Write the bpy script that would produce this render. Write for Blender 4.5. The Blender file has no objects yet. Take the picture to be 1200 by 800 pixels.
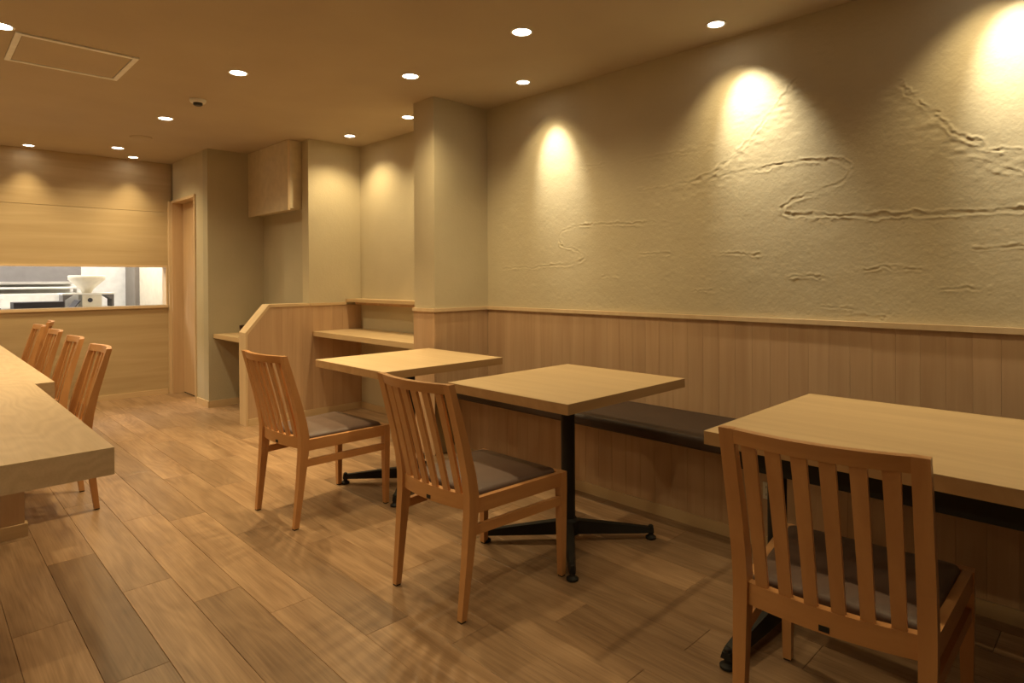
import bpy, bmesh, math, random
import numpy as np
from mathutils import Matrix, Vector

random.seed(7)
rng = np.random.default_rng(7)
scene = bpy.context.scene
COL = scene.collection

# ------------------------------------------------------------------ camera
cam_d = bpy.data.cameras.new('camera')
cam = bpy.data.objects.new('camera', cam_d)
COL.objects.link(cam)
F_PX, YAW, PITCH, ROLL, CY = 726.5, math.radians(44.34), math.radians(-0.25), math.radians(-0.31), 329.5
fwd = Vector((math.sin(YAW)*math.cos(PITCH), math.cos(YAW)*math.cos(PITCH), math.sin(PITCH)))
rt = Vector((math.cos(YAW), -math.sin(YAW), 0))
up = rt.cross(fwd)
r2 = rt*math.cos(ROLL) + up*math.sin(ROLL)
u2 = -rt*math.sin(ROLL) + up*math.cos(ROLL)
mw = Matrix.Identity(4)
for i in range(3):
    mw[i][0], mw[i][1], mw[i][2] = r2[i], u2[i], -fwd[i]
mw[2][3] = 1.18
cam.matrix_world = mw
cam_d.sensor_width = 36
cam_d.lens = F_PX/1200*36
cam_d.shift_y = (CY-400)/1200
cam_d.clip_start = 0.05
scene.camera = cam

# ------------------------------------------------------------------ world, exposure
w = bpy.data.worlds.new('world')
scene.world = w
w.use_nodes = True
w.node_tree.nodes['Background'].inputs[0].default_value = (0.30, 0.38, 0.50, 1)
w.node_tree.nodes['Background'].inputs[1].default_value = 0.2
vs = scene.view_settings
vs.view_transform = 'Standard'
vs.look = 'None'
vs.gamma = 1
vs.use_curve_mapping = False
vs.exposure = 0.2

WARM = (1.0, 0.77, 0.40)
P_MAIN, P_WALL, P_NOOK, P_BACK, P_COUNTER = 62, 44, 35, 21, 56

# ------------------------------------------------------------------ room sizes
W = 3.01      # plaster wall beside the bench
H = 2.40
YB = 7.17     # wall with the kitchen opening
YF = -1.6
XL = -2.7

# ------------------------------------------------------------------ materials
def newmat(name):
    m = bpy.data.materials.new(name)
    m.use_nodes = True
    nt = m.node_tree
    b = nt.nodes['Principled BSDF']
    return m, nt, b

def ramp(nt, stops):
    r = nt.nodes.new('ShaderNodeValToRGB')
    e = r.color_ramp.elements
    while len(e) < len(stops):
        e.new(0.5)
    for el, (p, c) in zip(e, stops):
        el.position = p
        el.color = (*c, 1)
    return r

def coords(nt, scale, rand=True):
    tc = nt.nodes.new('ShaderNodeTexCoord')
    mp = nt.nodes.new('ShaderNodeMapping')
    mp.inputs['Scale'].default_value = scale
    if rand:
        oi = nt.nodes.new('ShaderNodeObjectInfo')
        mul = nt.nodes.new('ShaderNodeVectorMath'); mul.operation = 'SCALE'
        cx = nt.nodes.new('ShaderNodeCombineXYZ')
        for i in range(3):
            nt.links.new(oi.outputs['Random'], cx.inputs[i])
        nt.links.new(cx.outputs[0], mul.inputs[0]); mul.inputs['Scale'].default_value = 23.0
        add = nt.nodes.new('ShaderNodeVectorMath'); add.operation = 'ADD'
        nt.links.new(tc.outputs['Object'], add.inputs[0]); nt.links.new(mul.outputs[0], add.inputs[1])
        nt.links.new(add.outputs[0], mp.inputs[0])
    else:
        nt.links.new(tc.outputs['Object'], mp.inputs[0])
    return mp

def wood(name, light, dark, axis='y', rough=0.45, fine=1.0, rings=0.35, vary=0.12, bump=0.08, scale=1.0, coat=0.0, ringf=42, ringn=0.45, slong=None, streak=1.0):
    m, nt, b = newmat(name)
    s_long, s_w = (slong or 0.55*scale), 9.0*scale
    sc = {'x': (s_long, s_w, s_w), 'y': (s_w, s_long, s_w), 'z': (s_w, s_w, s_long)}[axis]
    mp = coords(nt, sc)
    n1 = nt.nodes.new('ShaderNodeTexNoise'); n1.inputs['Scale'].default_value = 1.6; n1.inputs['Detail'].default_value = 5
    n1.inputs['Distortion'].default_value = 0.8
    nt.links.new(mp.outputs[0], n1.inputs['Vector'])
    # cathedral rings
    mul = nt.nodes.new('ShaderNodeMath'); mul.operation = 'MULTIPLY'; mul.inputs[1].default_value = ringf
    sn = nt.nodes.new('ShaderNodeMath'); sn.operation = 'SINE'
    n0 = nt.nodes.new('ShaderNodeTexNoise'); n0.inputs['Scale'].default_value = ringn; n0.inputs['Detail'].default_value = 2
    nt.links.new(mp.outputs[0], n0.inputs['Vector'])
    nt.links.new(n0.outputs['Fac'], mul.inputs[0]); nt.links.new(mul.outputs[0], sn.inputs[0])
    # pores
    sc2 = {'x': (4, 170, 170), 'y': (170, 4, 170), 'z': (170, 170, 4)}[axis]
    mp2 = coords(nt, sc2)
    n2 = nt.nodes.new('ShaderNodeTexNoise'); n2.inputs['Scale'].default_value = 1.0; n2.inputs['Detail'].default_value = 3
    nt.links.new(mp2.outputs[0], n2.inputs['Vector'])
    a1 = nt.nodes.new('ShaderNodeMath'); a1.operation = 'MULTIPLY_ADD'; a1.inputs[1].default_value = rings*0.30
    st = nt.nodes.new('ShaderNodeMapRange')
    st.inputs['To Min'].default_value = 0.5-0.5*streak; st.inputs['To Max'].default_value = 0.5+0.5*streak
    nt.links.new(n1.outputs['Fac'], st.inputs['Value'])
    nt.links.new(sn.outputs[0], a1.inputs[0]); nt.links.new(st.outputs[0], a1.inputs[2])
    a2 = nt.nodes.new('ShaderNodeMath'); a2.operation = 'MULTIPLY_ADD'; a2.inputs[1].default_value = 0.35*fine
    nt.links.new(n2.outputs['Fac'], a2.inputs[0]); nt.links.new(a1.outputs[0], a2.inputs[2])
    r = ramp(nt, [(0.25+0.17*fine, dark), (0.75+0.17*fine, light)])
    nt.links.new(a2.outputs[0], r.inputs[0])
    # object to object variation
    oi = nt.nodes.new('ShaderNodeObjectInfo')
    mr = nt.nodes.new('ShaderNodeMapRange')
    mr.inputs['To Min'].default_value = 1-vary; mr.inputs['To Max'].default_value = 1+vary
    nt.links.new(oi.outputs['Random'], mr.inputs['Value'])
    hsv = nt.nodes.new('ShaderNodeHueSaturation')
    nt.links.new(r.outputs[0], hsv.inputs['Color']); nt.links.new(mr.outputs[0], hsv.inputs['Value'])
    nt.links.new(hsv.outputs[0], b.inputs['Base Color'])
    b.inputs['Roughness'].default_value = rough
    b.inputs['Coat Weight'].default_value = coat
    b.inputs['Coat Roughness'].default_value = 0.3
    bp = nt.nodes.new('ShaderNodeBump'); bp.inputs['Strength'].default_value = bump; bp.inputs['Distance'].default_value = 0.002
    nt.links.new(a2.outputs[0], bp.inputs['Height']); nt.links.new(bp.outputs[0], b.inputs['Normal'])
    return m

def plaster(name, c1, c2, rough=0.9, bump=0.35, gs=90):
    m, nt, b = newmat(name)
    mp = coords(nt, (1, 1, 1), rand=False)
    n = nt.nodes.new('ShaderNodeTexNoise'); n.inputs['Scale'].default_value = 2.2; n.inputs['Detail'].default_value = 6
    nt.links.new(mp.outputs[0], n.inputs['Vector'])
    r = ramp(nt, [(0.3, c1), (0.7, c2)])
    nt.links.new(n.outputs['Fac'], r.inputs[0]); nt.links.new(r.outputs[0], b.inputs['Base Color'])
    b.inputs['Roughness'].default_value = rough
    n2 = nt.nodes.new('ShaderNodeTexNoise'); n2.inputs['Scale'].default_value = gs; n2.inputs['Detail'].default_value = 4
    n3 = nt.nodes.new('ShaderNodeTexNoise'); n3.inputs['Scale'].default_value = gs*0.13; n3.inputs['Detail'].default_value = 3
    nt.links.new(mp.outputs[0], n2.inputs['Vector']); nt.links.new(mp.outputs[0], n3.inputs['Vector'])
    ad = nt.nodes.new('ShaderNodeMath'); ad.operation = 'MULTIPLY_ADD'; ad.inputs[1].default_value = 1.5
    nt.links.new(n3.outputs['Fac'], ad.inputs[0]); nt.links.new(n2.outputs['Fac'], ad.inputs[2])
    bp = nt.nodes.new('ShaderNodeBump'); bp.inputs['Strength'].default_value = bump; bp.inputs['Distance'].default_value = 0.003
    nt.links.new(ad.outputs[0], bp.inputs['Height']); nt.links.new(bp.outputs[0], b.inputs['Normal'])
    return m

def plain(name, c, rough=0.5, metal=0.0, bump=0.0, bs=200):
    m, nt, b = newmat(name)
    mp = coords(nt, (1, 1, 1), rand=False)
    n = nt.nodes.new('ShaderNodeTexNoise'); n.inputs['Scale'].default_value = 14; n.inputs['Detail'].default_value = 4
    nt.links.new(mp.outputs[0], n.inputs['Vector'])
    r = ramp(nt, [(0.3, tuple(x*0.92 for x in c)), (0.7, tuple(min(1, x*1.06) for x in c))])
    nt.links.new(n.outputs['Fac'], r.inputs[0]); nt.links.new(r.outputs[0], b.inputs['Base Color'])
    b.inputs['Roughness'].default_value = rough
    b.inputs['Metallic'].default_value = metal
    if bump:
        n2 = nt.nodes.new('ShaderNodeTexNoise'); n2.inputs['Scale'].default_value = bs; n2.inputs['Detail'].default_value = 3
        nt.links.new(mp.outputs[0], n2.inputs['Vector'])
        bp = nt.nodes.new('ShaderNodeBump'); bp.inputs['Strength'].default_value = bump; bp.inputs['Distance'].default_value = 0.002
        nt.links.new(n2.outputs['Fac'], bp.inputs['Height']); nt.links.new(bp.outputs[0], b.inputs['Normal'])
    return m

def glow(name, c, s):
    m, nt, b = newmat(name)
    b.inputs['Base Color'].default_value = (0.9, 0.9, 0.9, 1)
    b.inputs['Emission Color'].default_value = (*c, 1)
    b.inputs['Emission Strength'].default_value = s
    return m

M = {}
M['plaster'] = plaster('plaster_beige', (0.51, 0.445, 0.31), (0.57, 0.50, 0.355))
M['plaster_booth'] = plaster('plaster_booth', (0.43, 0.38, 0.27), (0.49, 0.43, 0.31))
M['ceiling'] = plaster('ceiling_paper', (0.45, 0.365, 0.265), (0.49, 0.405, 0.29), bump=0.12, gs=140)
M['floor'] = wood('oak_floor', (0.43, 0.278, 0.163), (0.20, 0.115, 0.06), 'y', rough=0.34, fine=1.5, rings=0.17, vary=0.20, bump=0.12, scale=0.7, ringf=95, ringn=0.75, slong=1.0, streak=0.75)
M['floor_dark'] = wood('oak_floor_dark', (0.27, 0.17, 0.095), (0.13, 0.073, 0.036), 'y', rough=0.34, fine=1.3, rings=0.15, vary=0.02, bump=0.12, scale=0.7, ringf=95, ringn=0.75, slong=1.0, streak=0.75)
M['oak_y'] = wood('oak_top', (0.64, 0.475, 0.28), (0.54, 0.385, 0.215), 'y', rough=0.42, fine=0.5, rings=0.08, vary=0.04, bump=0.03)
M['oak_counter'] = wood('oak_counter', (0.74, 0.565, 0.375), (0.55, 0.39, 0.23), 'y', rough=0.42, fine=0.8, rings=0.22, vary=0.03, bump=0.03, scale=0.6, ringf=90, ringn=0.8, slong=1.6, streak=0.35)
M['oak_x'] = wood('oak_cap', (0.68, 0.51, 0.31), (0.56, 0.40, 0.23), 'x', rough=0.45, fine=0.4, rings=0.1, vary=0.04, bump=0.03)
M['oak_edge'] = wood('oak_edge_band', (0.50, 0.315, 0.155), (0.40, 0.24, 0.11), 'x', rough=0.45, fine=0.4, rings=0.05, vary=0.03, bump=0.02)
M['panel_z'] = wood('oak_panel', (0.58, 0.395, 0.245), (0.465, 0.298, 0.176), 'z', rough=0.55, fine=0.6, rings=0.08, vary=0.035, bump=0.03)
M['panel_x'] = wood('oak_panel_level', (0.55, 0.425, 0.255), (0.455, 0.335, 0.19), 'x', rough=0.5, fine=0.5, rings=0.06, vary=0.03, bump=0.03)
M['trim'] = wood('pale_trim', (0.70, 0.54, 0.35), (0.60, 0.44, 0.27), 'z', rough=0.45, fine=0.3, rings=0.05, vary=0.04, bump=0.02)
M['trim_x'] = wood('pale_trim_level', (0.72, 0.56, 0.37), (0.62, 0.46, 0.29), 'x', rough=0.45, fine=0.3, rings=0.05, vary=0.04, bump=0.02)
M['door'] = wood('door_wood', (0.62, 0.44, 0.27), (0.53, 0.36, 0.21), 'z', rough=0.45, fine=0.4, rings=0.1, vary=0.03, bump=0.02)
M['chair_z'] = wood('chair_wood', (0.63, 0.325, 0.130), (0.50, 0.235, 0.085), 'z', rough=0.36, fine=0.4, rings=0.12, vary=0.05, bump=0.02, coat=0.25)
M['chair_y'] = wood('chair_wood_rail', (0.63, 0.325, 0.130), (0.50, 0.235, 0.085), 'y', rough=0.36, fine=0.4, rings=0.12, vary=0.05, bump=0.02, coat=0.25)
M['chair_x'] = wood('chair_wood_side', (0.63, 0.325, 0.130), (0.50, 0.235, 0.085), 'x', rough=0.36, fine=0.4, rings=0.12, vary=0.05, bump=0.02, coat=0.25)
M['seat'] = plain('seat_vinyl', (0.120, 0.073, 0.056), 0.5, bump=0.15, bs=500)
M['bench'] = plain('bench_vinyl', (0.040, 0.021, 0.014), 0.58, bump=0.12, bs=350)
M['black'] = plain('black_steel', (0.010, 0.010, 0.010), 0.62, 0.0)
M['glide'] = plain('dark_glide', (0.02, 0.017, 0.015), 0.6)
M['gap'] = plain('dark_gap', (0.03, 0.02, 0.012), 0.9)
M['white'] = plain('white_paint', (0.80, 0.79, 0.76), 0.6)
M['tile'] = plain('kitchen_white', (0.84, 0.83, 0.80), 0.35)
M['steel'] = plain('stainless', (0.62, 0.62, 0.63), 0.3, 0.9)
M['greypanel'] = plain('grey_hood', (0.155, 0.145, 0.145), 0.5, 0.2)
M['tray'] = plain('dark_tray', (0.03, 0.03, 0.04), 0.45)
M['cream'] = plain('cream_plastic', (0.72, 0.68, 0.58), 0.45)
M['cupboard'] = plain('beige_laminate', (0.66, 0.56, 0.40), 0.55)
M['offwhite'] = plain('warm_white', (0.66, 0.59, 0.47), 0.6)
M['fridge'] = plain('taupe_steel', (0.27, 0.235, 0.20), 0.5, 0.2)
M['ring'] = plain('lamp_ring', (0.8, 0.76, 0.68), 0.5)
M['lens'] = glow('lamp_lens', (1.0, 0.90, 0.72), 14)
M['tube'] = glow('kitchen_tube', (1.0, 0.96, 0.90), 6)
M['cup'] = plain('dark_glaze', (0.035, 0.018, 0.012), 0.3)

# ------------------------------------------------------------------ helpers
def link(o, parent=None):
    COL.objects.link(o)
    if parent is not None:
        o.parent = parent
    return o

def tag(o, label=None, cat=None, group=None, kind=None):
    if label: o['label'] = label
    if cat: o['category'] = cat
    if group: o['group'] = group
    if kind: o['kind'] = kind
    return o

def empty(name, loc=(0, 0, 0), rz=0.0):
    o = bpy.data.objects.new(name, None)
    o.empty_display_size = 0.05
    o.location = loc
    o.rotation_euler = (0, 0, rz)
    return link(o)

def finish(name, bm, mat, parent=None, smooth=35, loc=None):
    bmesh.ops.recalc_face_normals(bm, faces=bm.faces)
    me = bpy.data.meshes.new(name)
    bm.to_mesh(me); bm.free()
    me.materials.append(mat)
    if smooth:
        me.shade_smooth()
        me.set_sharp_from_angle(angle=math.radians(smooth))
    o = bpy.data.objects.new(name, me)
    if loc: o.location = loc
    return link(o, parent)

def bev(bm, off, seg=2, ang=0.5):
    es = [e for e in bm.edges if len(e.link_faces) == 2 and e.calc_face_angle(0) > ang]
    if off > 0 and es:
        bmesh.ops.bevel(bm, geom=es, offset=off, segments=seg, affect='EDGES', clamp_overlap=True, profile=0.5)

def abox(bm, x0, x1, y0, y1, z0, z1):
    v = [bm.verts.new(p) for p in ((x0,y0,z0),(x1,y0,z0),(x1,y1,z0),(x0,y1,z0),(x0,y0,z1),(x1,y0,z1),(x1,y1,z1),(x0,y1,z1))]
    for f in ((0,3,2,1),(4,5,6,7),(0,1,5,4),(1,2,6,5),(2,3,7,6),(3,0,4,7)):
        bm.faces.new([v[i] for i in f])

def box(name, x0, x1, y0, y1, z0, z1, mat, parent=None, b=0.002, seg=1, local=True):
    """box whose own origin is its middle so wood grain differs from box to box"""
    bm = bmesh.new()
    c = Vector(((x0+x1)/2, (y0+y1)/2, (z0+z1)/2)) if local else Vector((0, 0, 0))
    abox(bm, x0-c.x, x1-c.x, y0-c.y, y1-c.y, z0-c.z, z1-c.z)
    bev(bm, b, seg)
    o = finish(name, bm, mat, parent)
    o.location = c
    return o

def loft(bm, loops, cap=True):
    rings = [[bm.verts.new(p) for p in lp] for lp in loops]
    n = len(rings[0])
    for a, b2 in zip(rings, rings[1:]):
        for i in range(n):
            bm.faces.new((a[i], a[(i+1) % n], b2[(i+1) % n], b2[i]))
    if cap:
        bm.faces.new(rings[0][::-1]); bm.faces.new(rings[-1])

def lathe(bm, prof, n=24, c=(0, 0, 0), cap=True):
    loops = []
    for r, z in prof:
        loops.append([(c[0]+r*math.cos(2*math.pi*i/n), c[1]+r*math.sin(2*math.pi*i/n), c[2]+z) for i in range(n)])
    loft(bm, loops, cap)

def prism(bm, poly, axis, a, b2):
    """extrude a polygon given in the two other axes from a to b2 along axis"""
    def P(p, t):
        return {'x': (t, p[0], p[1]), 'y': (p[0], t, p[1]), 'z': (p[0], p[1], t)}[axis]
    loft(bm, [[P(p, a) for p in poly], [P(p, b2) for p in poly]])

def copy_tree(o, parent=None):
    c = o.copy()
    link(c, parent)
    for ch in list(o.children):
        copy_tree(ch, c)
    return c

def struct(o):
    o['kind'] = 'structure'
    return o

# ------------------------------------------------------------------ floor
fl = struct(box('floor', XL, W+0.2, YF, YB+2.6, -0.12, -0.012, M['gap'], b=0))
PW, X0 = 0.1683, 0.409
known = {0: [2.117, 3.185], 1: [1.30, 2.71], 2: [2.44, 1.05], 3: [2.17, 3.35], 4: [1.81, 2.95], 5: [1.57, 2.62, 0.45], 6: [1.06, 2.10], 7: [1.42, 2.55], -1: [2.62, 1.4]}
def plank(x0, x1, y0, y1):
    bm = bmesh.new()
    g, c = 0.0004, 0.0012
    hx, hy = (x1-x0)/2-g, (y1-y0)/2-g
    lo = [(-hx,-hy,-0.012),(hx,-hy,-0.012),(hx,hy,-0.012),(-hx,hy,-0.012)]
    md = [(x, y, -c) for x, y, z in lo]
    tp = [(math.copysign(hx-c, x), math.copysign(hy-c, y), 0) for x, y, z in lo]
    loft(bm, [lo, md, tp])
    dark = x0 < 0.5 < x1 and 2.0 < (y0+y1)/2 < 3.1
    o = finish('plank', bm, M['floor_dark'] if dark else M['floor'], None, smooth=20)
    mo = Matrix.Translation(((x0+x1)/2, (y0+y1)/2, 0))
    o.parent = fl
    o.matrix_parent_inverse = Matrix.Translation(-fl.location)
    o.location = mo.translation
for k in range(-8, 16):
    xa, xb = X0+k*PW, X0+(k+1)*PW
    if xa > W+0.1: break
    js = sorted(known.get(k, [1.0+((k*0.618) % 1)*1.2]))
    ys = list(js)
    while ys[-1] < YB-0.5: ys.append(ys[-1]+random.uniform(0.95, 1.35))
    while ys[0] > YF+0.4: ys.insert(0, ys[0]-random.uniform(0.95, 1.35))
    ys = [YF]+[y for y in ys if YF+0.2 < y < YB-0.2]+[YB]
    for ya, yb in zip(ys, ys[1:]):
        plank(xa, xb, ya, yb)

# ------------------------------------------------------------------ ceiling and plain walls
struct(box('ceiling', XL-0.1, W+0.2, YF-0.1, YB+0.1, H, H+0.1, M['ceiling'], b=0))
struct(box('wall_left', XL-0.1, XL, YF, YB, 0, H, M['plaster'], b=0))
wf = struct(box('wall_front', XL-0.1, W+0.1, YF-0.1, YF, 0, 0.85, M['plaster'], b=0))
def wfront(x0, x1, z0, z1):
    o = box('wall_piece', x0, x1, YF-0.1, YF, z0, z1, M['plaster'], wf, b=0)
    o.matrix_parent_inverse = Matrix.Translation(-Vector(wf.location))
wfront(XL-0.1, 0.9, 0.85, H); wfront(2.7, W+0.1, 0.85, H); wfront(0.9, 2.7, 2.05, H)

w2 = struct(empty('added_window', (1.8, YF, 0.85)))  # guessed window behind the camera, added to let in cool daylight
for (a, b2, c, d) in ((0.9, 2.7, 0.85, 0.89), (0.9, 2.7, 2.01, 2.05), (0.9, 0.94, 0.89, 2.01), (2.66, 2.7, 0.89, 2.01), (1.78, 1.82, 0.89, 2.01)):
    o = box('frame_bar', a, b2, YF-0.08, YF-0.02, c, d, M['trim'], w2, b=0.003)
    o.matrix_parent_inverse = Matrix.Translation(-Vector(w2.location))

# plaster wall with a raked relief of a river and mountain slopes
def relief_wall():
    y0, y1, z0, z1 = 0.0, 3.345, 0.965, H
    ny, nz = 760, 320
    ys = np.linspace(y0, y1, ny); zs = np.linspace(z0, z1, nz)
    Yg, Zg = np.meshgrid(ys, zs, indexing='ij')
    def vnoise(fy, fz, seed):
        r = np.random.default_rng(seed)
        gy, gz = int((y1-y0)*fy)+3, int((z1-z0)*fz)+3
        g = r.standard_normal((gy, gz))
        u = (Yg-y0)*fy; v = (Zg-z0)*fz
        i = u.astype(int); j = v.astype(int); a = u-i; b = v-j
        a = a*a*(3-2*a); b = b*b*(3-2*b)
        return (g[i, j]*(1-a)*(1-b)+g[i+1, j]*a*(1-b)+g[i, j+1]*(1-a)*b+g[i+1, j+1]*a*b)
    def smooth(pts, n=3):
        p = np.array(pts, float)
        for _ in range(n):
            q = np.empty((2*len(p), 2)); q[0] = p[0]; q[-1] = p[-1]
            q[1:-1:2] = 0.75*p[:-1]+0.25*p[1:]; q[2:-1:2] = 0.25*p[:-1]+0.75*p[1:]
            p = q
        return p
    def dist(pts):
        d = np.full(Yg.shape, 9.0); s = np.zeros(Yg.shape); t = np.zeros(Yg.shape)
        n = len(pts)-1
        for k in range(n):
            a, b = pts[k], pts[k+1]; ab = b-a; L = ab@ab+1e-12
            tt = np.clip(((Yg-a[0])*ab[0]+(Zg-a[1])*ab[1])/L, 0, 1)
            ey = Yg-(a[0]+tt*ab[0]); ez = Zg-(a[1]+tt*ab[1])
            dd = np.hypot(ey, ez); m = dd < d
            d[m] = dd[m]; s[m] = np.sign(ab[0]*ez-ab[1]*ey)[m]; t[m] = ((k+tt)/n)[m]
        return d*np.where(s == 0, 1, s), t
    wob = 0.005*vnoise(24, 45, 1)+0.0035*vnoise(75, 120, 2)
    brk = np.clip(0.65+0.45*vnoise(12, 25, 3)+0.35*vnoise(45, 45, 4), 0.05, 1.6)
    h = 0.0007*vnoise(3, 4, 5)+0.0003*vnoise(14, 18, 6)+0.0002*vnoise(60, 60, 7)
    def band(pts, gap=0.013, sig=0.0048, amp=0.0024):
        nonlocal h
        d, t = dist(smooth(pts)); d = d+wob
        fade = np.clip(np.minimum(t, 1-t)*8, 0.15, 1)
        r = np.exp(-((d-gap)/sig)**2)+0.8*np.exp(-((d+gap)/sig)**2)-0.5*np.exp(-(d/(gap*0.8))**2)
        h = h+amp*fade*brk*r
    def slope(pts, amp=0.0021, w2=0.11):
        nonlocal h
        d, t = dist(smooth(pts)); d = d+wob
        fade = np.clip(np.minimum(t, 1-t)*6, 0.2, 1)
        r = np.exp(-(d/0.0055)**2)+0.7*np.exp(-((d-0.024)/0.0055)**2)
        below = np.exp(-(np.clip(d, 0, 9)/w2)**2)*(d > 0)
        h = h+amp*fade*(brk*r+0.35*below*vnoise(35, 60, 11))
    band([(-0.05, 1.43), (0.32, 1.43), (0.55, 1.43), (0.82, 1.445), (1.05, 1.46), (1.24, 1.48), (1.19, 1.54), (1.06, 1.57), (0.93, 1.61), (0.92, 1.69), (1.03, 1.72), (1.2, 1.72), (1.4, 1.71), (1.6, 1.70)])
    band([(1.85, 1.485), (2.21, 1.50), (2.49, 1.51), (2.65, 1.47), (2.64, 1.39), (2.45, 1.35), (2.42, 1.29), (2.62, 1.26), (3.2, 1.25)], 0.010, 0.0045, 0.0026)
    slope([(2.14, 1.69), (1.82, 1.69), (1.62, 1.71), (1.49, 1.79), (1.40, 1.86), (1.27, 2.0), (1.12, 2.18)])
    slope([(0.80, 2.10), (0.65, 1.91), (0.55, 1.78), (0.46, 1.71), (0.32, 1.65), (0.1, 1.58)], 0.0028)
    slope([(0.5, 1.67), (0.41, 1.62), (0.32, 1.57), (0.1, 1.50)], 0.0018, 0.03)
    slope([(2.5, 1.89), (2.21, 1.865), (1.85, 1.87), (1.49, 1.875)], 0.0012, 0.02)
    for (cy, cz, L) in ((1.93, 1.31, .20), (1.44, 1.30, .22), (1.11, 1.18, .17), (0.76, 1.21, .22), (0.5, 1.13, .18), (1.61, 1.11, .18), (0.98, 1.04, .14), (0.38, 1.29, .20), (2.24, 1.19, .13), (0.86, 1.0, .16)):
        band([(cy-L/2, cz-0.004), (cy, cz+0.004), (cy+L/2, cz-0.002)], 0.008, 0.004, 0.0019)
    patch = np.exp(-(((Yg-1.12)/0.30)**2+((Zg-2.02)/0.16)**2))
    h = h+0.0008*patch*vnoise(26, 60, 21)
    co = np.stack([W-h, Yg, Zg], -1).reshape(-1, 3)
    idx = np.arange(ny*nz).reshape(ny, nz)
    q = np.stack([idx[:-1, :-1], idx[:-1, 1:], idx[1:, 1:], idx[1:, :-1]], -1).reshape(-1, 4)
    me = bpy.data.meshes.new('wall_right')
    me.from_pydata(co.tolist(), [], q.tolist())
    me.materials.append(M['plaster']); me.shade_smooth()
    return link(bpy.data.objects.new('wall_right', me))
wr = struct(relief_wall())
backing = box('backing', W+0.006, W+0.12, YF, YB, 0, H, M['plaster'], wr, b=0)
box('plaster_lower', W-0.002, W+0.02, YF, 3.6, 0.0, 0.975, M['gap'], wr, b=0)
box('plaster_end', W-0.001, W+0.02, YF, 0.002, 0.96, H, M['plaster'], wr, b=0)

def boards(parent, axis, a0, a1, z0, z1, face, depth, width=0.088, sgn=-1, mat=None):
    """tongue-and-groove boards standing side by side; face = plane of their backs, sgn = side they face"""
    n = max(1, round(abs(a1-a0)/width)); wd = (a1-a0)/n
    bm = bmesh.new()
    hw, c, hz = wd/2-0.0002, 0.0007, (z1-z0)/2
    if axis == 'y':
        lo = [(0,-hw,-hz),(0,hw,-hz),(0,hw,hz),(0,-hw,hz)]; f = lambda p, t, i: (sgn*t, p[1]*(hw-i)/hw, p[2])
    else:
        lo = [(-hw,0,-hz),(hw,0,-hz),(hw,0,hz),(-hw,0,hz)]; f = lambda p, t, i: (p[0]*(hw-i)/hw, sgn*t, p[2])
    loft(bm, [[f(p, 0, 0) for p in lo], [f(p, depth-c, 0) for p in lo], [f(p, depth, c) for p in lo]])
    first = finish('board', bm, mat or M['panel_z'], None, smooth=20)
    for i in range(n):
        o = first if i == 0 else first.copy()
        if i: COL.objects.link(o)
        a = a0+(i+0.5)*wd
        o.parent = parent
        o.matrix_parent_inverse = Matrix.Translation(-parent.location)
        o.location = (face, a, (z0+z1)/2) if axis == 'y' else (a, face, (z0+z1)/2)

def rail(name, x0, x1, y0, y1, z0, z1, b=0.003, mat=None, parent=None):
    return struct(box(name, x0, x1, y0, y1, z0, z1, mat or M['trim'], parent, b=b, seg=2))

boards(wr, 'y', -0.5, 3.322, 0.40, 0.962, W, 0.010)
rail('trim_1', W-0.022, W+0.004, 0.875, 3.33, 0.960, 0.982, mat=M['trim'])
rail('trim_2', W-0.0235, W+0.004, -0.6, 0.8745, 0.9595, 0.983, mat=M['trim'])

# column
CX, CY0, CY1 = 2.53, 3.33, 3.56
wc = struct(box('wall_column', CX, W+0.05, CY0, CY1, 0, H, M['plaster'], b=0.003))
boards(wc, 'x', CX-0.0, W-0.012, 0.40, 0.962, CY0, 0.010)
boards(wc, 'y', CY0-0.008, CY1-0.0, 0.0, 0.962, CX, 0.010, width=0.12)
rail('trim_3', CX-0.022, W-0.022, CY0-0.022, CY0+0.002, 0.960, 0.982, mat=M['trim_x'])
rail('trim_4', CX-0.022, CX+0.002, CY0+0.0025, CY1+0.0, 0.960, 0.982, mat=M['trim'])

# nook behind the column
YE, XR = 5.08, 2.50
struct(box('wall_nook', W-0.004, W+0.05, CY1, YE, 0, H, M['plaster'], b=0))
wnb = struct(box('wall_nook_back', XR, W+0.05, YE, YE+0.12, 0, H, M['plaster'], b=0.002))
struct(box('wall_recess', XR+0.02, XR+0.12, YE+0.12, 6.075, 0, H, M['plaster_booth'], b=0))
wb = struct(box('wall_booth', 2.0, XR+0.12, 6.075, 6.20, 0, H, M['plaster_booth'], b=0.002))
# wall with the doorway (door between y 6.39 and 7.12)
wd_ = struct(box('wall_doorway', 2.0, 2.12, 6.20, 6.40, 0, H, M['plaster'], b=0))
box('header', 2.0, 2.12, 6.40, 7.115, 2.0, H, M['plaster'], None, b=0)
bpy.data.objects['header'].parent = wd_
bpy.data.objects['header'].matrix_parent_inverse = Matrix.Translation(-wd_.location)

def kid(parent, o):
    o.parent = parent
    o.matrix_parent_inverse = Matrix.Translation(-Vector(parent.location))
    return o

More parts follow.
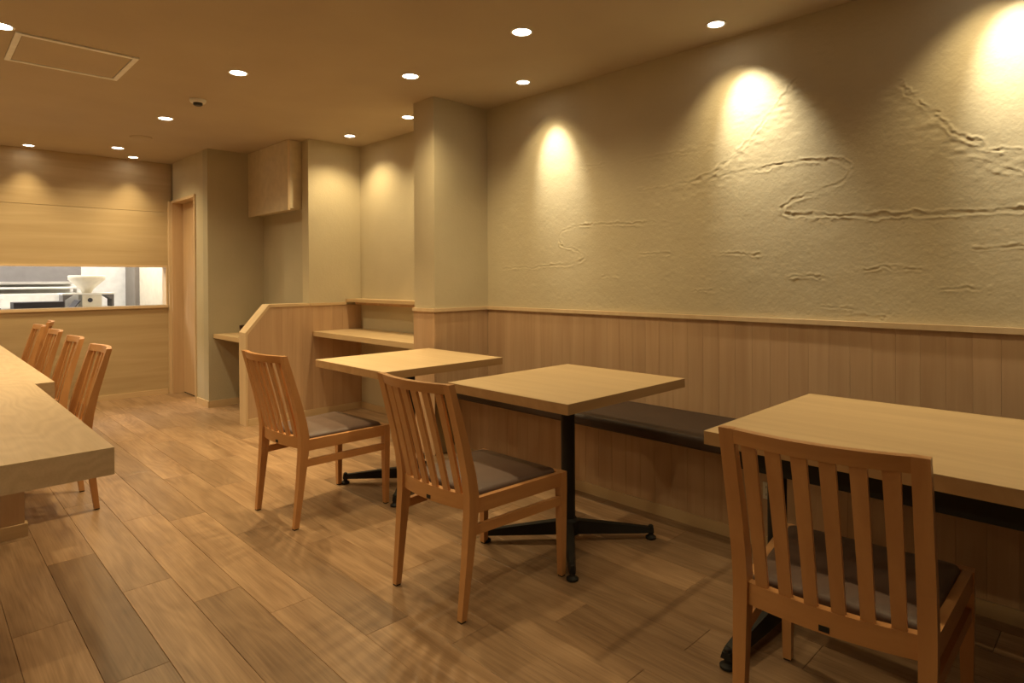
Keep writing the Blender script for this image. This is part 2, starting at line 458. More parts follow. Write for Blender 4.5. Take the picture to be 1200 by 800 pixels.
# partition with its clipped corner
part = struct(empty('wall_partition', (1.97, YE, 0)))
def panel_profile(x0, x1):
    return None
bmP = bmesh.new()
prism(bmP, [(1.9672, 0.0), (2.52, 0.0), (2.52, 0.952), (2.150, 0.952), (1.9672, 0.7368)], 'y', YE+0.012, YE+0.118)
kid(part, finish('core', bmP, M['panel_z'], None, 0))
n = 6; xs = [1.985+(2.525-1.985)*i/n for i in range(n+1)]
def ztop(x): return 0.9525 if x >= 2.150 else 0.7368+(x-1.9668)/(2.150-1.9668)*(0.9525-0.7368)
xs[0] = 1.967
for xa, xb in zip(xs, xs[1:]):
    for (ya, yb) in ((YE-0.010, YE+0.012), (YE+0.118, YE+0.128)):
        if yb > YE+0.05 and xa > 2.45: continue
        bm = bmesh.new(); cxm = (xa+xb)/2
        poly = [(xa+0.0002-cxm, 0), (xb-0.0002-cxm, 0), (xb-0.0002-cxm, ztop(xb))]
        if xa < 2.150 < xb: poly.append((2.150-cxm, 0.9525))
        poly.append((xa+0.0002-cxm, ztop(xa)))
        prism(bm, poly, 'y', ya-YE, yb-YE)
        bev(bm, 0.0006, 1)
        o = finish('board', bm, M['panel_z'], None, 20); o.location = (cxm, YE, 0); kid(part, o)
# end post, sloped cap and level cap of the partition
kid(part, box('end_post', 1.950, 1.9668, YE-0.012, YE+0.124, 0, 0.736, M['trim'], b=0.002))
bmC = bmesh.new()
prism(bmC, [(1.950, 0.7365), (1.9668, 0.7365), (2.150, 0.953), (2.150, 0.976), (2.142, 0.976), (1.950, 0.754)], 'y', YE-0.012, YE+0.124)
bev(bmC, 0.002, 1)
kid(part, finish('sloped_cap', bmC, M['trim'], None, 30))
kid(part, box('level_cap', 2.150, 2.502, YE-0.016, YE+0.132, 0.953, 0.976, M['oak_x'], b=0.002))
kid(part, box('level_cap', 2.5025, 2.850, YE-0.020, YE+0.002, 0.953, 0.976, M['oak_x'], b=0.002))
boards(wnb, 'x', 2.525, W-0.004, 0.0, 0.953, YE+0.002, 0.012)
# baseboards
rail('baseboard_partition', 1.968, W-0.01, YE-0.022, YE-0.0105, 0, 0.055, mat=M['oak_x'])
rail('baseboard_nook', W-0.018, W-0.0045, CY1+0.002, YE-0.024, 0, 0.055, mat=M['oak_y'])
rail('baseboard_booth', 2.002, XR+0.018, 6.063, 6.0745, 0, 0.06, mat=M['oak_x'])
rail('baseboard_doorway', 1.988, 1.9995, 6.063, 6.385, 0, 0.06, mat=M['oak_y'])
rail('baseboard_back', XL+0.01, 1.955, YB-0.016, YB-0.0065, 0, 0.05, mat=M['oak_x'])
rail('baseboard_recess', XR+0.006, XR+0.0195, YE+0.136, 6.06, 0, 0.055, mat=M['oak_y'])

# ------------------------------------------------------------------ wall with the kitchen opening
OZ0, OZ1, OX1 = 0.925, 1.318, 1.957
wbk = struct(box('wall_back', XL, 2.12, YB, YB+0.10, 0, OZ0-0.0, M['plaster'], b=0))
kid(wbk, box('wall_upper', XL, 2.12, YB, YB+0.10, OZ1, H, M['plaster'], b=0))
kid(wbk, box('wall_pier', OX1, 2.12, YB, YB+0.10, OZ0, OZ1, M['plaster'], b=0))
kid(wbk, box('panel', XL, OX1+0.006, YB-0.006, YB-0.0005, 0.0, OZ0-0.026, M['panel_x'], b=0.001))
kid(wbk, box('panel', XL, OX1+0.006, YB-0.006, YB-0.0005, OZ1+0.020, 1.888, M['panel_x'], b=0.0015))
kid(wbk, box('panel', XL, 1.998, YB-0.006, YB-0.0005, 1.892, H-0.001, M['panel_x'], b=0.0015))
win = struct(empty('window_1', (1.0, YB, OZ0)))
kid(win, box('sill', XL, OX1, YB-0.030, YB+0.12, OZ0-0.026, OZ0, M['trim_x'], b=0.003))
kid(win, box('head_rail', XL, OX1, YB-0.016, YB+0.115, OZ1, OZ1+0.020, M['trim_x'], b=0.003))
kid(win, box('side_jamb', OX1-0.016, OX1, YB-0.018, YB+0.115, OZ0+0.0005, OZ1-0.0005, M['trim'], b=0.002))
# ------------------------------------------------------------------ door
dr = struct(empty('door_1', (2.0, 6.75, 0)))
kid(dr, box('casing', 1.962, 1.9985, 7.118, 7.163, 0, 2.003, M['trim'], b=0.002))
kid(dr, box('jamb', 1.985, 2.14, 7.088, 7.117, 0, 1.985, M['door'], b=0.002))
kid(dr, box('jamb', 1.988, 2.14, 6.401, 6.425, 0, 1.985, M['trim'], b=0.002))
kid(dr, box('lintel', 1.985, 2.14, 6.401, 7.117, 1.985, 2.010, M['trim'], b=0.002))
leaf = kid(dr, box('door_leaf', 2.085, 2.118, 6.428, 7.086, 0.012, 1.982, M['door'], b=0.002))
kid(dr, box('gap_strip', 2.09, 2.112, 6.428, 7.086, 0.0005, 0.010, M['gap'], b=0))  # dark strip standing in for the shaded gap under the leaf
hp = box('pull', 2.0825, 2.0845, 6.50, 6.53, 0.92, 1.06, M['black'], None, b=0.0008)
hp.parent = leaf; hp.matrix_parent_inverse = Matrix.Translation(-(Vector(leaf.location)))

# ------------------------------------------------------------------ box cupboard on the recess wall
cab = tag(empty('wall_cupboard', (2.45, 5.65, 1.79)), 'beige box cupboard hung under the ceiling above the booth partition', 'cupboard')
kid(cab, box('body', 2.392, 2.518, 5.215, 6.07, 1.805, 2.398, M['cupboard'], b=0.002))
kid(cab, box('door', 2.372, 2.3905, 5.206, 6.072, 1.788, 2.396, M['cupboard'], b=0.0015))
kid(cab, box('edge_strip', 2.372, 2.3915, 5.199, 5.2055, 1.788, 2.396, M['trim'], b=0.001))

# ------------------------------------------------------------------ nook desk, ledge, booth shelf
dk = tag(empty('nook_desk', (2.77, 4.32, 0.69)), 'built-in oak desk board in the nook between column and partition', 'desk')
kid(dk, box('desk_top', 2.525, W-0.012, CY1+0.001, YE-0.0105, 0.691, 0.731, M['oak_y'], b=0.002))
kid(dk, box('batten', 2.90, W-0.012, CY1+0.02, YE-0.03, 0.645, 0.690, M['panel_z'], b=0.002))
lg = tag(empty('nook_ledge', (2.93, 4.32, 0.975)), 'narrow oak ledge shelf above the nook desk', 'shelf')
kid(lg, box('shelf_board', 2.851, W-0.006, CY1+0.001, YE-0.0005, 0.978, 1.006, M['oak_y'], b=0.002))
kid(lg, box('cleat', 2.93, W-0.006, CY1+0.02, YE-0.03, 0.95, 0.977, M['panel_z'], b=0.002))
bs = tag(empty('booth_shelf', (2.28, 5.65, 0.65)), 'oak desk board in the booth behind the clipped partition', 'desk')
kid(bs, box('shelf_board', 2.043, XR+0.0195, YE+0.130, 6.074, 0.642, 0.680, M['oak_y'], b=0.002))
kid(bs, box('batten', 2.20, XR+0.0195, 6.035, 6.074, 0.60, 0.641, M['panel_z'], b=0.002))
bm = bmesh.new()
lathe(bm, [(0.030, 0), (0.034, 0.004), (0.045, 0.05), (0.050, 0.105), (0.047, 0.106), (0.041, 0.05), (0.028, 0.008)], 24)
cp = finish('dark_cup', bm, M['cup'], None, 40, (2.115, 5.50, 0.680))
tag(cp, 'small dark cup standing on the booth desk behind the sloped partition cap', 'cup')

# ------------------------------------------------------------------ bench
bench = tag(empty('wall_bench', (2.75, 1.4, 0)), 'long built-in bench with dark brown padded seat against the relief wall', 'bench')
BX = 2.675
kid(bench, box('carcass', BX+0.012, W-0.015, -0.5, CY0-0.012, 0.0, 0.408, M['gap'], b=0))
boards(bench, 'y', -0.5, CY0-0.012, 0.055, 0.408, BX+0.011, 0.010, width=0.088)
kid(bench, box('baseboard', BX-0.010, BX+0.010, -0.5, CY0-0.012, 0.0, 0.055, M['oak_y'], b=0.002))
def cushion(y0, y1):
    bm = bmesh.new()
    x0, x1, z0, z1 = 2.522, W-0.013, 0.4085, 0.466
    r = 0.022
    prof = []
    for k in range(7):
        a = math.pi/2*k/6
        prof.append((x0+r-r*math.cos(a), z1-r+r*math.sin(a)))
    prof += [(2.75, z1+0.004), (x1, z1), (x1, z0), (x0+0.012, z0), (x0, z0+0.010)]
    loops = []
    for (y, s) in ((y0, 0.006), (y0+0.004, 0.001), (y0+0.012, 0), (y1-0.012, 0), (y1-0.004, 0.001), (y1, 0.006)):
        loops.append([(px+(s if px < 2.6 else 0)-2.76, y-(y0+y1)/2, pz-(s if pz > z1-0.02 else 0)-0.44) for px, pz in prof])
    loft(bm, loops)
    o = finish('cushion', bm, M['bench'], None, 40)
    o.location = (2.76, (y0+y1)/2, 0.44)
    return kid(bench, o)
cushion(1.247, CY0-0.013); cushion(-0.5, 1.245)
for k in range(2): pass
sk = tag(empty('socket_plate', (BX, 1.152, 0.252)), 'small pale wall socket plate on the bench front below the long table', 'socket')
kid(sk, box('plate', BX-0.004, BX+0.0005, 1.130, 1.172, 0.215, 0.287, M['cream'], b=0.002))
for dz in (-0.016, 0.016):
    for dy in (-0.006, 0.006):
        kid(sk, box('slot', BX-0.0045, BX-0.0035, 1.151+dy-0.0012, 1.151+dy+0.0012, 0.251+dz-0.005, 0.251+dz+0.005, M['gap'], b=0))

# ------------------------------------------------------------------ tables
def arm(bm, ang, L, w0=0.026, w1=0.015):
    d = Vector((math.cos(ang), math.sin(ang), 0)); s = Vector((-d.y, d.x, 0))
    loops = []
    for t, hw, zb, zt in ((0.0, w0, 0.036, 0.098), (0.35*L, w0*0.9, 0.034, 0.083), (0.93*L, w1, 0.030, 0.056), (L, w1*0.8, 0.030, 0.050)):
        c = d*t
        loops.append([tuple(c+s*hw+Vector((0, 0, zb))), tuple(c-s*hw+Vector((0, 0, zb))), tuple(c-s*hw*0.7+Vector((0, 0, zt))), tuple(c+s*hw*0.7+Vector((0, 0, zt)))])
    loft(bm, loops)
    bev(bm, 0.004, 2)

def glide(parent, x, y):
    bm = bmesh.new()
    lathe(bm, [(0.020, 0), (0.024, 0.003), (0.024, 0.010), (0.012, 0.018), (0.010, 0.032), (0.013, 0.040), (0.011, 0.060), (0.006, 0.064)], 18)
    o = finish('glide', bm, M['black'], parent, 40); o.location = (x, y, 0)

def top_with_band(t, x0, x1, y0, y1):
    box('tabletop', x0, x1, y0, y1, 0.7185, 0.720, M['oak_y'], t, b=0.0005)
    e = 0.002
    box('tabletop_core', x0+e, x1-e, y0+e, y1-e, 0.680, 0.7183, M['oak_y'], t, b=0)
    for a, b2, c, d in ((x0, x0+e, y0, y1), (x1-e, x1, y0, y1), (x0+e, x1-e, y0, y0+e), (x0+e, x1-e, y1-e, y1)):
        box('edge_band', a, b2, c, d, 0.680, 0.7183, M['oak_edge'], t, b=0.0004)

def small_table(cx, cy, lx, ly, label):
    t = tag(empty('cafe_table', (cx, cy, 0)), label, 'table', 'square pedestal tables')
    top_with_band(t, -lx/2, lx/2, -ly/2, ly/2)
    box('top_plate', -0.19, 0.19, -0.17, 0.17, 0.672, 0.6795, M['black'], t, b=0.002)
    bm = bmesh.new(); lathe(bm, [(0.031, 0.03), (0.031, 0.650), (0.060, 0.6715)], 28)
    finish('pole', bm, M['black'], t, 40)
    bm = bmesh.new(); lathe(bm, [(0.030, 0.028), (0.046, 0.034), (0.046, 0.092), (0.036, 0.104)], 24)
    finish('hub', bm, M['black'], t, 30)
    for sx in (-1, 1):
        for sy in (-1, 1):
            a = math.atan2(sy*0.262, sx*0.283); L = math.hypot(0.262, 0.283)
            bm = bmesh.new(); arm(bm, a, L)
            o = finish('foot', bm, M['black'], t, 30)
            glide(o, sx*0.283*0.97, sy*0.262*0.97)
    return t
small_table(2.085, 2.987, 0.805, 0.715, 'square oak cafe table between the column and the middle table')
small_table(2.130, 1.824, 0.82, 0.702, 'square oak cafe table in the middle with its black pole in full view')

LT = tag(empty('long_table', (2.130, 0.18, 0)), 'long oak table on black steel frame behind the slatted chair up front', 'table')
top_with_band(LT, -0.418, 0.42, -0.75, 0.75)
for sx in (-0.275, 0.275):
    box('beam', sx-0.022, sx+0.022, -0.735, 0.735, 0.592, 0.679, M['black'], LT, b=0.003)
for sy in (-0.705, 0.705):
    box('crossbar', -0.252, 0.252, sy-0.02, sy+0.02, 0.620, 0.679, M['black'], LT, b=0.003)
    bm = bmesh.new(); lathe(bm, [(0.031, 0.03), (0.031, 0.619)], 28)
    o = finish('pole', bm, M['black'], LT, 40); o.location = (0, sy, 0)
    for ang, sg in ((math.pi, -1), (0, 1)):
        bm = bmesh.new(); arm(bm, ang, 0.375, 0.036, 0.022)
        o = finish('foot', bm, M['black'], LT, 30); o.location = (0, sy, 0)
        glide(o, sg*0.362, 0.0)

# ------------------------------------------------------------------ chairs
def post_x(z):
    pts = [(0, -0.245), (0.2, -0.222), (0.37, -0.204), (0.44, -0.203), (0.50, -0.214), (0.60, -0.238), (0.825, -0.303)]
    for (a, xa), (b2, xb) in zip(pts, pts[1:]):
        if z <= b2: return xa+(xb-xa)*(z-a)/(b2-a)
    return pts[-1][1]

def make_chair(label):
    t = tag(empty('slat_chair'), label, 'chair', 'slat-back dining chairs')
    for s in (-1, 1):
        bm = bmesh.new(); loops = []
        for z, dx, hy, yc in ((0.006, .012, .012, .190), (0.2, .016, .015, .1935), (0.36, .021, .017, .1945), (0.43, .022, .0175, .1945), (0.50, .020, .0175, .1945), (0.60, .017, .0175, .1945), (0.72, .0145, .017, .1945), (0.825, .0125, .0165, .1945)):
            x = post_x(z)
            loops.append([(x-dx, s*yc-hy, z), (x+dx, s*yc-hy, z), (x+dx, s*yc+hy, z), (x-dx, s*yc+hy, z)])
        loft(bm, loops); bev(bm, 0.004, 2, 0.8)
        o = finish('back_post', bm, M['chair_z'], t, 30)
        box('glide', -0.256, -0.234, s*0.190-0.010, s*0.190+0.010, 0, 0.0058, M['glide'], o, b=0.001)
        bm = bmesh.new(); loops = []
        for z, hh in ((0.006, .012), (0.25, .0155), (0.35, .0165), (0.415, .0165)):
            loops.append([(0.25-hh, s*.224-hh, z), (0.25+hh, s*.224-hh, z), (0.25+hh, s*.224+hh, z), (0.25-hh, s*.224+hh, z)])
        loft(bm, loops); bev(bm, 0.0035, 2, 0.8)
        o = finish('front_leg', bm, M['chair_z'], t, 30)
        box('glide', 0.240, 0.260, s*0.224-0.010, s*0.224+0.010, 0, 0.0058, M['glide'], o, b=0.001)
        # side seat rail and stretcher
        for nm, za, zb, hw, xa, xb in (('side_rail', 0.362, 0.4145, 0.011, -0.182, 0.234), ('stretcher', 0.287, 0.320, 0.009, -0.199, 0.235)):
            bm = bmesh.new()
            ya, yb = s*0.195, s*0.226
            loft(bm, [[(xa, ya-hw, za), (xa, ya+hw, za), (xa, ya+hw, zb), (xa, ya-hw, zb)], [(xb, yb-hw, za), (xb, yb+hw, za), (xb, yb+hw, zb), (xb, yb-hw, zb)]])
            bev(bm, 0.003, 2); finish(nm, bm, M['chair_x'], t, 30)
    bm = bmesh.new(); abox(bm, 0.239, 0.261, -0.2075, 0.2075, 0.362, 0.4145); bev(bm, 0.003, 2)
    finish('front_rail', bm, M['chair_y'], t, 30)
    def bowed(name, z0, z1, d, bow, mat):
        bm = bmesh.new(); loops = []
        for k in range(13):
            y = -0.1805+0.361*k/12
            b2 = -bow*(1-(y/0.1805)**2)
            xa, xb = post_x(z0)+b2, post_x(z1)+b2
            loops.append([(xa-d, y, z0), (xa+d, y, z0), (xb+d, y, z1), (xb-d, y, z1)])
        loft(bm, loops); bev(bm, 0.004, 2, 0.8)
        return finish(name, bm, mat, t, 30)
    bowed('top_rail', 0.789, 0.8245, 0.0115, 0.030, M['chair_y'])
    lr = bowed('lower_rail', 0.374, 0.428, 0.011, 0.022, M['chair_y'])
    for k in range(6):
        y = -0.1805+0.361*(k+0.5)/6*1.0
        y = -0.1435+0.287*k/5
        f = 1-(y/0.1805)**2
        bm = bmesh.new(); loops = []
        sk_ = 0.010*y/0.1435
        for z, hw in ((0.420, 0.0145), (0.53, 0.0149), (0.62, 0.0155), (0.71, 0.016), (0.79, 0.0165)):
            u = (z-0.42)/0.37
            x = post_x(0.42)*(1-u)+post_x(0.79)*u+0.010*u*(1-u)-(0.022+0.008*u)*f
            tl = 2*0.03*y/0.1805**2*0.0165
            loops.append([(x-0.0055+tl*0, y-hw, z), (x+0.0055, y-hw, z), (x+0.0055, y+hw, z), (x-0.0055, y+hw, z)])
        loft(bm, loops); bev(bm, 0.003, 2, 0.8)
        finish('slat', bm, M['chair_z'], t, 30)
    # seat pad, domed
    bm = bmesh.new()
    def outline(inset, z):
        xb, xf, hb, hf = -0.176+inset, 0.236-inset, 0.186-inset, 0.213-inset
        P = []
        r = 0.02
        cs = [(xf-r, hf-r, 0), (xb+r, hb-r, 90), (xb+r, -hb+r, 180), (xf-r, -hf+r, 270)]
        for cx, cy, a0 in cs:
            for q in range(4):
                a = math.radians(a0+30*q)
                P.append((cx+r*math.cos(a), cy+r*math.sin(a), z))
        return P
    loft(bm, [outline(0.004, 0.395), outline(0.0, 0.400), outline(0.0, 0.418), outline(0.004, 0.426), outline(0.014, 0.431), outline(0.05, 0.436), outline(0.11, 0.439), outline(0.165, 0.440)])
    finish('seat', bm, M['seat'], t, 50)
    x = post_x(0.385)-0.022-0.0118
    box('name_plate', x-0.0008, x+0.0008, -0.011, 0.011, 0.379, 0.392, M['black'], lr, b=0.0004)
    bpy.context.view_layer.update()
    return t

def place(o, x, y, deg):
    o.location = (x, y, 0)
    o.rotation_euler = (0, 0, math.radians(deg))

proto = make_chair('orange wooden slat-back chair with grey seat pushed up to the middle cafe table')
place(proto, 1.598, 1.842, 1.5)
spots = [
    (1.540, 3.015, 3.5, 'orange wooden slat-back chair with grey seat at the cafe table beside the column'),
    (1.712, 0.530, 5.0, 'orange wooden slat-back chair with grey seat close up at the long table'),
    (0.452, 3.985, 180, 'slat-back chair at the oak counter, the one closest to the stepped counter corner'),
    (0.462, 4.750, 180, 'second slat-back chair along the oak counter from its stepped corner'),
    (0.470, 5.530, 180, 'third slat-back chair along the oak counter from its stepped corner'),
    (0.462, 6.240, 180, 'fourth slat-back chair along the oak counter, before the turned one by the kitchen wall'),
    (0.600, 6.820, 171, 'slat-back chair turned slightly at the far counter end by the kitchen wall'),
]
for x, y, d, lab in spots:
    c = copy_tree(proto)
    c['label'] = lab
    if d > 90: c['group'] = 'chairs along the oak counter'
    place(c, x, y, d)

# ------------------------------------------------------------------ counter
ct = tag(empty('oak_counter', (0.0, 4.5, 0)), 'long thick oak counter with a stepped edge running to the kitchen wall', 'counter')
bm = bmesh.new()
prism(bm, [(-0.55, 1.996), (0.409, 1.996), (0.409, 3.482), (0.482, 3.482), (0.482, 7.135), (-0.55, 7.135)], 'z', 0.645, 0.720)
bev(bm, 0.002, 2)
kid(ct, finish('counter_top', bm, M['oak_counter'], None, 30))
kid(ct, box('end_panel', -0.45, 0.385, 3.635, 3.665, 0.0, 0.6445, M['panel_z'], b=0.002))
kid(ct, box('front_panel', -0.10, -0.06, 3.666, 7.13, 0.0, 0.6445, M['panel_z'], b=0.002))
kid(ct, box('baseboard', -0.45, 0.397, 3.623, 3.6345, 0.0, 0.06, M['oak_x'], b=0.002))
kid(ct, box('baseboard', 0.3855, 0.397, 3.635, 3.677, 0.0, 0.06, M['oak_y'], b=0.002))
kid(ct, box('support_leg', -0.50, -0.43, 2.2, 2.27, 0.0, 0.6445, M['panel_z'], b=0.002))

# ------------------------------------------------------------------ ceiling fittings
hatch = tag(empty('ceiling_hatch', (0.655, 4.11, H)), 'square framed access hatch in the ceiling', 'hatch')
kid(hatch, box('panel', 0.42, 0.892, 3.885, 4.338, H-0.005, H-0.0004, M['ceiling'], b=0.001))
hx0, hx1, hy0, hy1, fw = 0.390, 0.922, 3.852, 4.366, 0.026
for (a, b2, c, d) in ((hx0, hx1, hy0, hy0+fw), (hx0, hx1, hy1-fw, hy1), (hx0, hx0+fw, hy0+fw, hy1-fw), (hx1-fw, hx1, hy0+fw, hy1-fw)):
    kid(hatch, box('frame_bar', a, b2, c, d, H-0.009, H-0.0004, M['white'], b=0.002))
sd = tag(empty('smoke_detector', (1.42, 4.484, H)), 'white round smoke detector with a dark underside on the ceiling', 'smoke detector')
bm = bmesh.new(); lathe(bm, [(0.052, -0.0005), (0.052, -0.012), (0.046, -0.020), (0.03, -0.022)], 28); finish('base', bm, M['white'], sd, 40)
bm = bmesh.new(); lathe(bm, [(0.029, -0.022), (0.029, -0.034), (0.022, -0.040)], 24); finish('sensor', bm, M['tray'], sd, 40)
pl = tag(empty('ceiling_cover', (1.44, 5.99, H)), 'flat round cover plate on the ceiling before the kitchen wall', 'cover plate')
bm = bmesh.new(); lathe(bm, [(0.085, -0.0005), (0.085, -0.004), (0.078, -0.008)], 32); finish('plate', bm, M['ceiling'], pl, 40)
bm = bmesh.new(); lathe(bm, [(0.062, -0.0081), (0.058, -0.010)], 32); finish('inner_disc', bm, M['ceiling'], pl, 40)

def downlight(x, y, r, label, power, cone, blend=0.9, aim=None, soft=0.03, color=WARM, group='recessed ceiling downlights'):
    t = tag(empty('downlight', (x, y, H)), label, 'downlight', group)
    bm = bmesh.new()
    nseg = 32
    prof = [(r+0.010, -0.0004), (r+0.010, -0.003), (r+0.004, -0.005), (r, -0.004), (r-0.001, -0.0004)]
    loft(bm, [[(a*math.cos(2*math.pi*i/nseg), a*math.sin(2*math.pi*i/nseg), z) for i in range(nseg)] for a, z in prof], cap=False)
    finish('trim_ring', bm, M['ring'], t, 40)
    bm = bmesh.new(); lathe(bm, [(r-0.001, -0.0004), (r-0.002, -0.0022), (r*0.6, -0.0030), (r*0.2, -0.0033)], nseg)
    finish('lens', bm, M['lens'], t, 60)
    ld = bpy.data.lights.new('bulb', 'SPOT')
    ld.energy = power; ld.color = color
    ld.spot_size = math.radians(cone); ld.spot_blend = blend
    ld.shadow_soft_size = soft
    lo = bpy.data.objects.new('bulb', ld)
    link(lo, t)
    lo.location = (0, 0, -0.012)
    if aim is not None:
        d = Vector(aim)-Vector((x, y, H-0.012))
        lo.rotation_euler = d.to_track_quat('-Z', 'Y').to_euler()
    return t

# main rows
for x, y, pw, lab in ((1.405, 3.733, 1.65, 'round downlight in the ceiling between the hatch and the column'),
                  (1.404, 5.157, 1.05, 'round downlight between the smoke detector and the round ceiling cover'),
                  (1.397, 6.595, 0.9, 'round downlight over the floor between ceiling cover and kitchen wall'),
                  (2.175, 3.089, 0.80, 'round downlight over the small table just in front of the column'),
                  (2.185, 2.157, 0.70, 'large round downlight over the middle cafe table, out from the relief wall')):
    downlight(x, y, 0.046, lab, P_MAIN*pw, 140 if y > 4 else 100 if x < 2 else 138, 1.0)
for x, y, pw, cn, lab in ((1.40, 2.30, 0.38, 68, 'round downlight over the aisle, nearer than the hatch row'),
                          (2.19, 0.29, 0.60, 100, 'round downlight over the long table')):
    downlight(x, y, 0.046, lab, P_MAIN*pw, cn, 1.0)
# unseen downlights added on the row lines to brighten faces towards the camera
for x, y, pw, lab in ((1.40, 0.87, 0.14, 'added unseen downlight over the aisle before the long table'),
                      (0.33, 0.98, 0.20, 'added unseen downlight over the front of the room, in line with the counter row')):
    downlight(x, y, 0.046, lab, P_MAIN*pw, 160, 1.0)
for x, y, lab in ((0.33, 3.82, 'round downlight over the counter beside the ceiling hatch'),
                  (0.33, 5.24, 'round downlight over the middle of the counter'),
                  (0.33, 6.45, 'round downlight over the counter end by the kitchen wall'),
                  (-1.10, 3.82, 'round downlight behind the counter, in line with the hatch'),
                  (-1.10, 5.24, 'round downlight behind the middle of the counter'),
                  (-1.10, 2.40, 'round downlight beyond the stepped end of the counter'),
                  (-1.10, 0.98, 'round downlight over the front corner beyond the counter')):
    downlight(x, y, 0.046, lab, P_COUNTER*(1.0 if x > -1 else 0.65 if y > 3 else 1.2), 150, 1.0)
# aimed spots along the relief wall
for x, y, ty, lab in ((2.748, 2.704, 2.652, 'small spot in the ceiling by the column, washing the relief wall'),
                      (2.796, 1.447, 1.330, 'small spot over the middle of the relief wall'),
                      (2.796, 0.40, 0.28, 'small spot over the relief wall beside the long table')):
    t = downlight(x, y, 0.038, lab, P_WALL*(1.0 if y > 2 else 1.1), 46 if y > 2 else 56, 1.0, aim=(W, ty, 1.915), soft=0.02, color=(1.0, 0.90, 0.66))
    ld = bpy.data.lights.new('bulb', 'SPOT')
    ld.energy = 22; ld.color = WARM; ld.spot_size = math.radians(94); ld.spot_blend = 1.0; ld.shadow_soft_size = 0.03
    lo = link(bpy.data.objects.new('bulb', ld), t); lo.location = (0, 0, -0.012)
    lo.rotation_euler = (Vector((W, y, 1.35))-Vector((x, y, H-0.012))).to_track_quat('-Z', 'Y').to_euler()
# nook
for x, y, lab in ((2.709, 3.883, 'small downlight half hidden behind the column top'),
                  (2.703, 4.727, 'small downlight in the nook corner over the oak ledge')):
    downlight(x, y, 0.042, lab, P_NOOK, 130, 0.75)
# kitchen wall washers
for x, y, lab in ((0.794, 7.007, 'small downlight tight to the kitchen wall above the counter end'),
                  (1.612, 6.995, 'small downlight tight to the kitchen wall near the doorway')):
    downlight(x, y, 0.040, lab, P_BACK, 80, 1.0)

# ------------------------------------------------------------------ kitchen beyond the opening
KY = 9.6
wk = struct(box('wall_kitchen', XL, 2.5, KY, KY+0.1, 0, H, M['tile'], b=0))
struct(box('wall_kitchen_side', 2.13, 2.23, YB+0.10, 8.98, 0, H, M['offwhite'], b=0))
struct(box('wall_kitchen_left', XL-0.1, XL, YB+0.1, KY, 0, H, M['tile'], b=0))
struct(box('wall_kitchen_end', 2.5, 2.6, 8.98, KY+0.1, 0, H, M['white'], b=0))
struct(box('ceiling_kitchen', XL-0.1, 2.6, YB+0.1, KY+0.1, H, H+0.1, M['white'], b=0))
fr = tag(empty('tall_fridge', (2.30, 9.3, 0)), 'tall grey steel cabinet at the kitchen rear beside the white wall', 'fridge')
kid(fr, box('body', 2.10, 2.49, 9.10, 9.55, 0.02, 1.9, M['fridge'], b=0.006))
kid(fr, box('door', 2.10, 2.49, 9.075, 9.099, 0.10, 1.89, M['fridge'], b=0.004))
hd = tag(empty('range_hood', (0.5, 9.2, 1.2)), 'wide dark grey hood panel at the kitchen rear', 'hood')
kid(hd, box('canopy', -1.2, 1.50, 8.92, 9.58, 1.165, 2.1, M['greypanel'], b=0.006))
kid(hd, box('lip', -1.2, 1.50, 8.90, 8.919, 1.145, 1.175, M['steel'], b=0.003))
sh = tag(empty('steel_shelf', (0.2, 8.6, 0)), 'two-tier stainless rack running behind the hopper in the kitchen', 'rack')
for z in (1.095, 1.03):
    kid(sh, box('tier', -1.3, 1.42, 8.38, 8.68, z, z+0.018, M['white'], b=0.004))
kid(sh, box('backsplash', -1.3, 1.42, 8.360, 8.379, 0.02, 1.028, M['tile'], b=0.002))
for x in (-1.27, 0.1, 1.39):
    kid(sh, box('leg', x-0.015, x+0.015, 8.60, 8.63, 0, 1.094, M['steel'], b=0.003))
wt = tag(empty('steel_worktable', (0.4, 7.9, 0)), 'stainless work table just inside the kitchen opening', 'table')
kid(wt, box('work_top', -1.3, 1.78, 7.46, 8.34, 0.865, 0.895, M['steel'], b=0.004))
for x in (-1.2, 0.2, 1.72):
    for y in (7.52, 8.28):
        kid(wt, box('leg', x-0.018, x+0.018, y-0.018, y+0.018, 0, 0.864, M['steel'], b=0.003))
ml = tag(empty('flour_mill', (1.43, 8.2, 0.895)), 'cream milling machine with a wide conical hopper in the kitchen opening', 'mill')
bm = bmesh.new()
lathe(bm, [(0.168, 0.345), (0.175, 0.338), (0.172, 0.300), (0.060, 0.192), (0.045, 0.150), (0.034, 0.150), (0.050, 0.200), (0.158, 0.306), (0.160, 0.345)], 32, cap=False)
finish('hopper', bm, M['cream'], ml, 50)
bm = bmesh.new(); lathe(bm, [(0.10, 0.318), (0.09, 0.334), (0.03, 0.345)], 20); finish('grain_heap', bm, M['white'], ml, 50)
box('table_plate', -0.24, 0.245, -0.13, 0.13, 0.136, 0.152, M['white'], ml, b=0.003)
box('front_body', -0.06, 0.12, -0.11, 0.11, 0.0, 0.1355, M['cream'], ml, b=0.006)
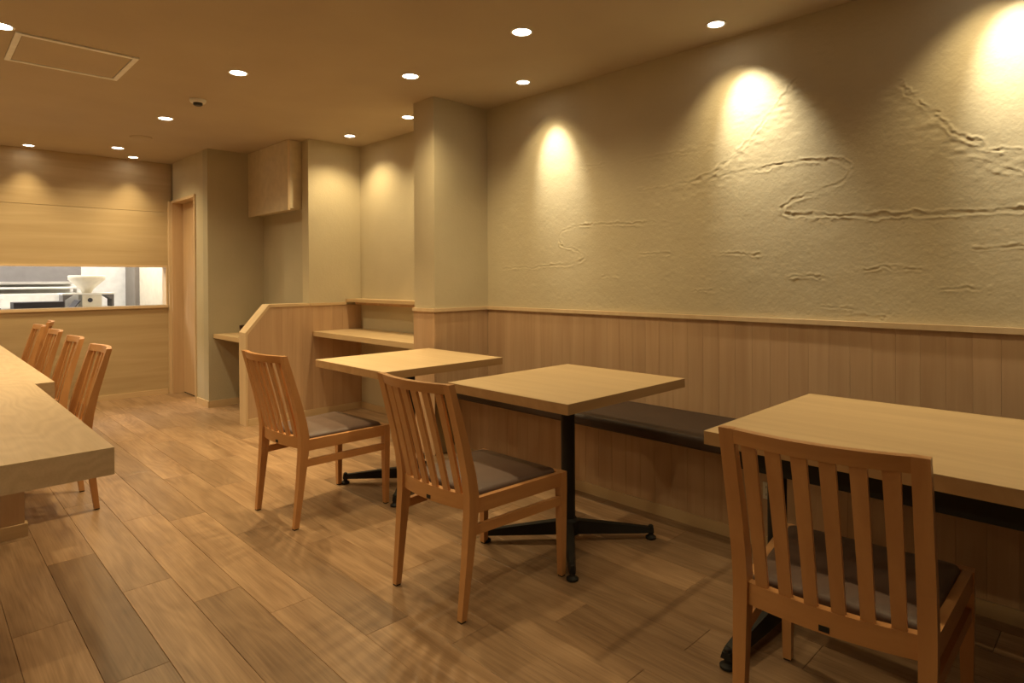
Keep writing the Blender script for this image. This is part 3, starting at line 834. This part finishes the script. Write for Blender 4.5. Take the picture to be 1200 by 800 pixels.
bm = bmesh.new(); lathe(bm, [(0.02, 0), (0.024, 0.008), (0.014, 0.02)], 18)
o = finish('knob', bm, M['tray'], ml, 40); o.rotation_euler = (math.pi/2, 0, 0); o.location = (0.01, -0.111, 0.075)
for sx in (-1, 1):
    bm = bmesh.new(); prism(bm, [(sx*0.235, 0.0), (sx*0.215, 0.0), (sx*0.215, 0.08), (sx*0.14, 0.135), (sx*0.235, 0.135)], 'y', -0.115, 0.115)
    finish('bracket', bm, M['greypanel'], ml, 30)
tr = tag(empty('dark_tray', (0.92, 7.78, 0.895)), 'dark wide tray lying on the kitchen work table', 'tray')
bm = bmesh.new()
prism(bm, [(-0.27, 0.0), (0.30, 0.0), (0.36, 0.085), (0.352, 0.085), (0.295, 0.010), (-0.262, 0.010), (-0.33, 0.07), (-0.338, 0.07)], 'y', -0.16, 0.16)
finish('pan', bm, M['tray'], tr, 30)
box('cloth', -0.18, 0.22, -0.14, 0.14, 0.012, 0.078, M['tray'], tr, b=0.02, seg=3)
bw = tag(empty('white_bowl', (0.585, 8.12, 0.895)), 'white bowl beside the dark tray in the kitchen', 'bowl')
bm = bmesh.new(); lathe(bm, [(0.05, 0), (0.055, 0.006), (0.10, 0.06), (0.118, 0.115), (0.112, 0.115), (0.094, 0.062), (0.04, 0.012)], 28)
finish('shell', bm, M['white'], bw, 50)
for i, x in enumerate((0.3, 1.55)):
    kl = tag(empty('kitchen_light', (x, 8.35, H)), ('white strip light on the kitchen ceiling over the work table' if i == 0 else 'white strip light on the kitchen ceiling over the milling machine'), 'light', 'kitchen strip lights')
    box('fitting', -0.10, 0.10, -0.55, 0.55, -0.04, -0.0005, M['white'], kl, b=0.005)
    box('diffuser', -0.07, 0.07, -0.52, 0.52, -0.055, -0.0405, M['tube'], kl, b=0.004)
    ld = bpy.data.lights.new('tube', 'AREA'); ld.shape = 'RECTANGLE'; ld.size = 0.14; ld.size_y = 1.0
    ld.energy = 42; ld.color = (1.0, 0.93, 0.82)
    lo = bpy.data.objects.new('tube', ld); link(lo, kl); lo.location = (0, 0, -0.06)
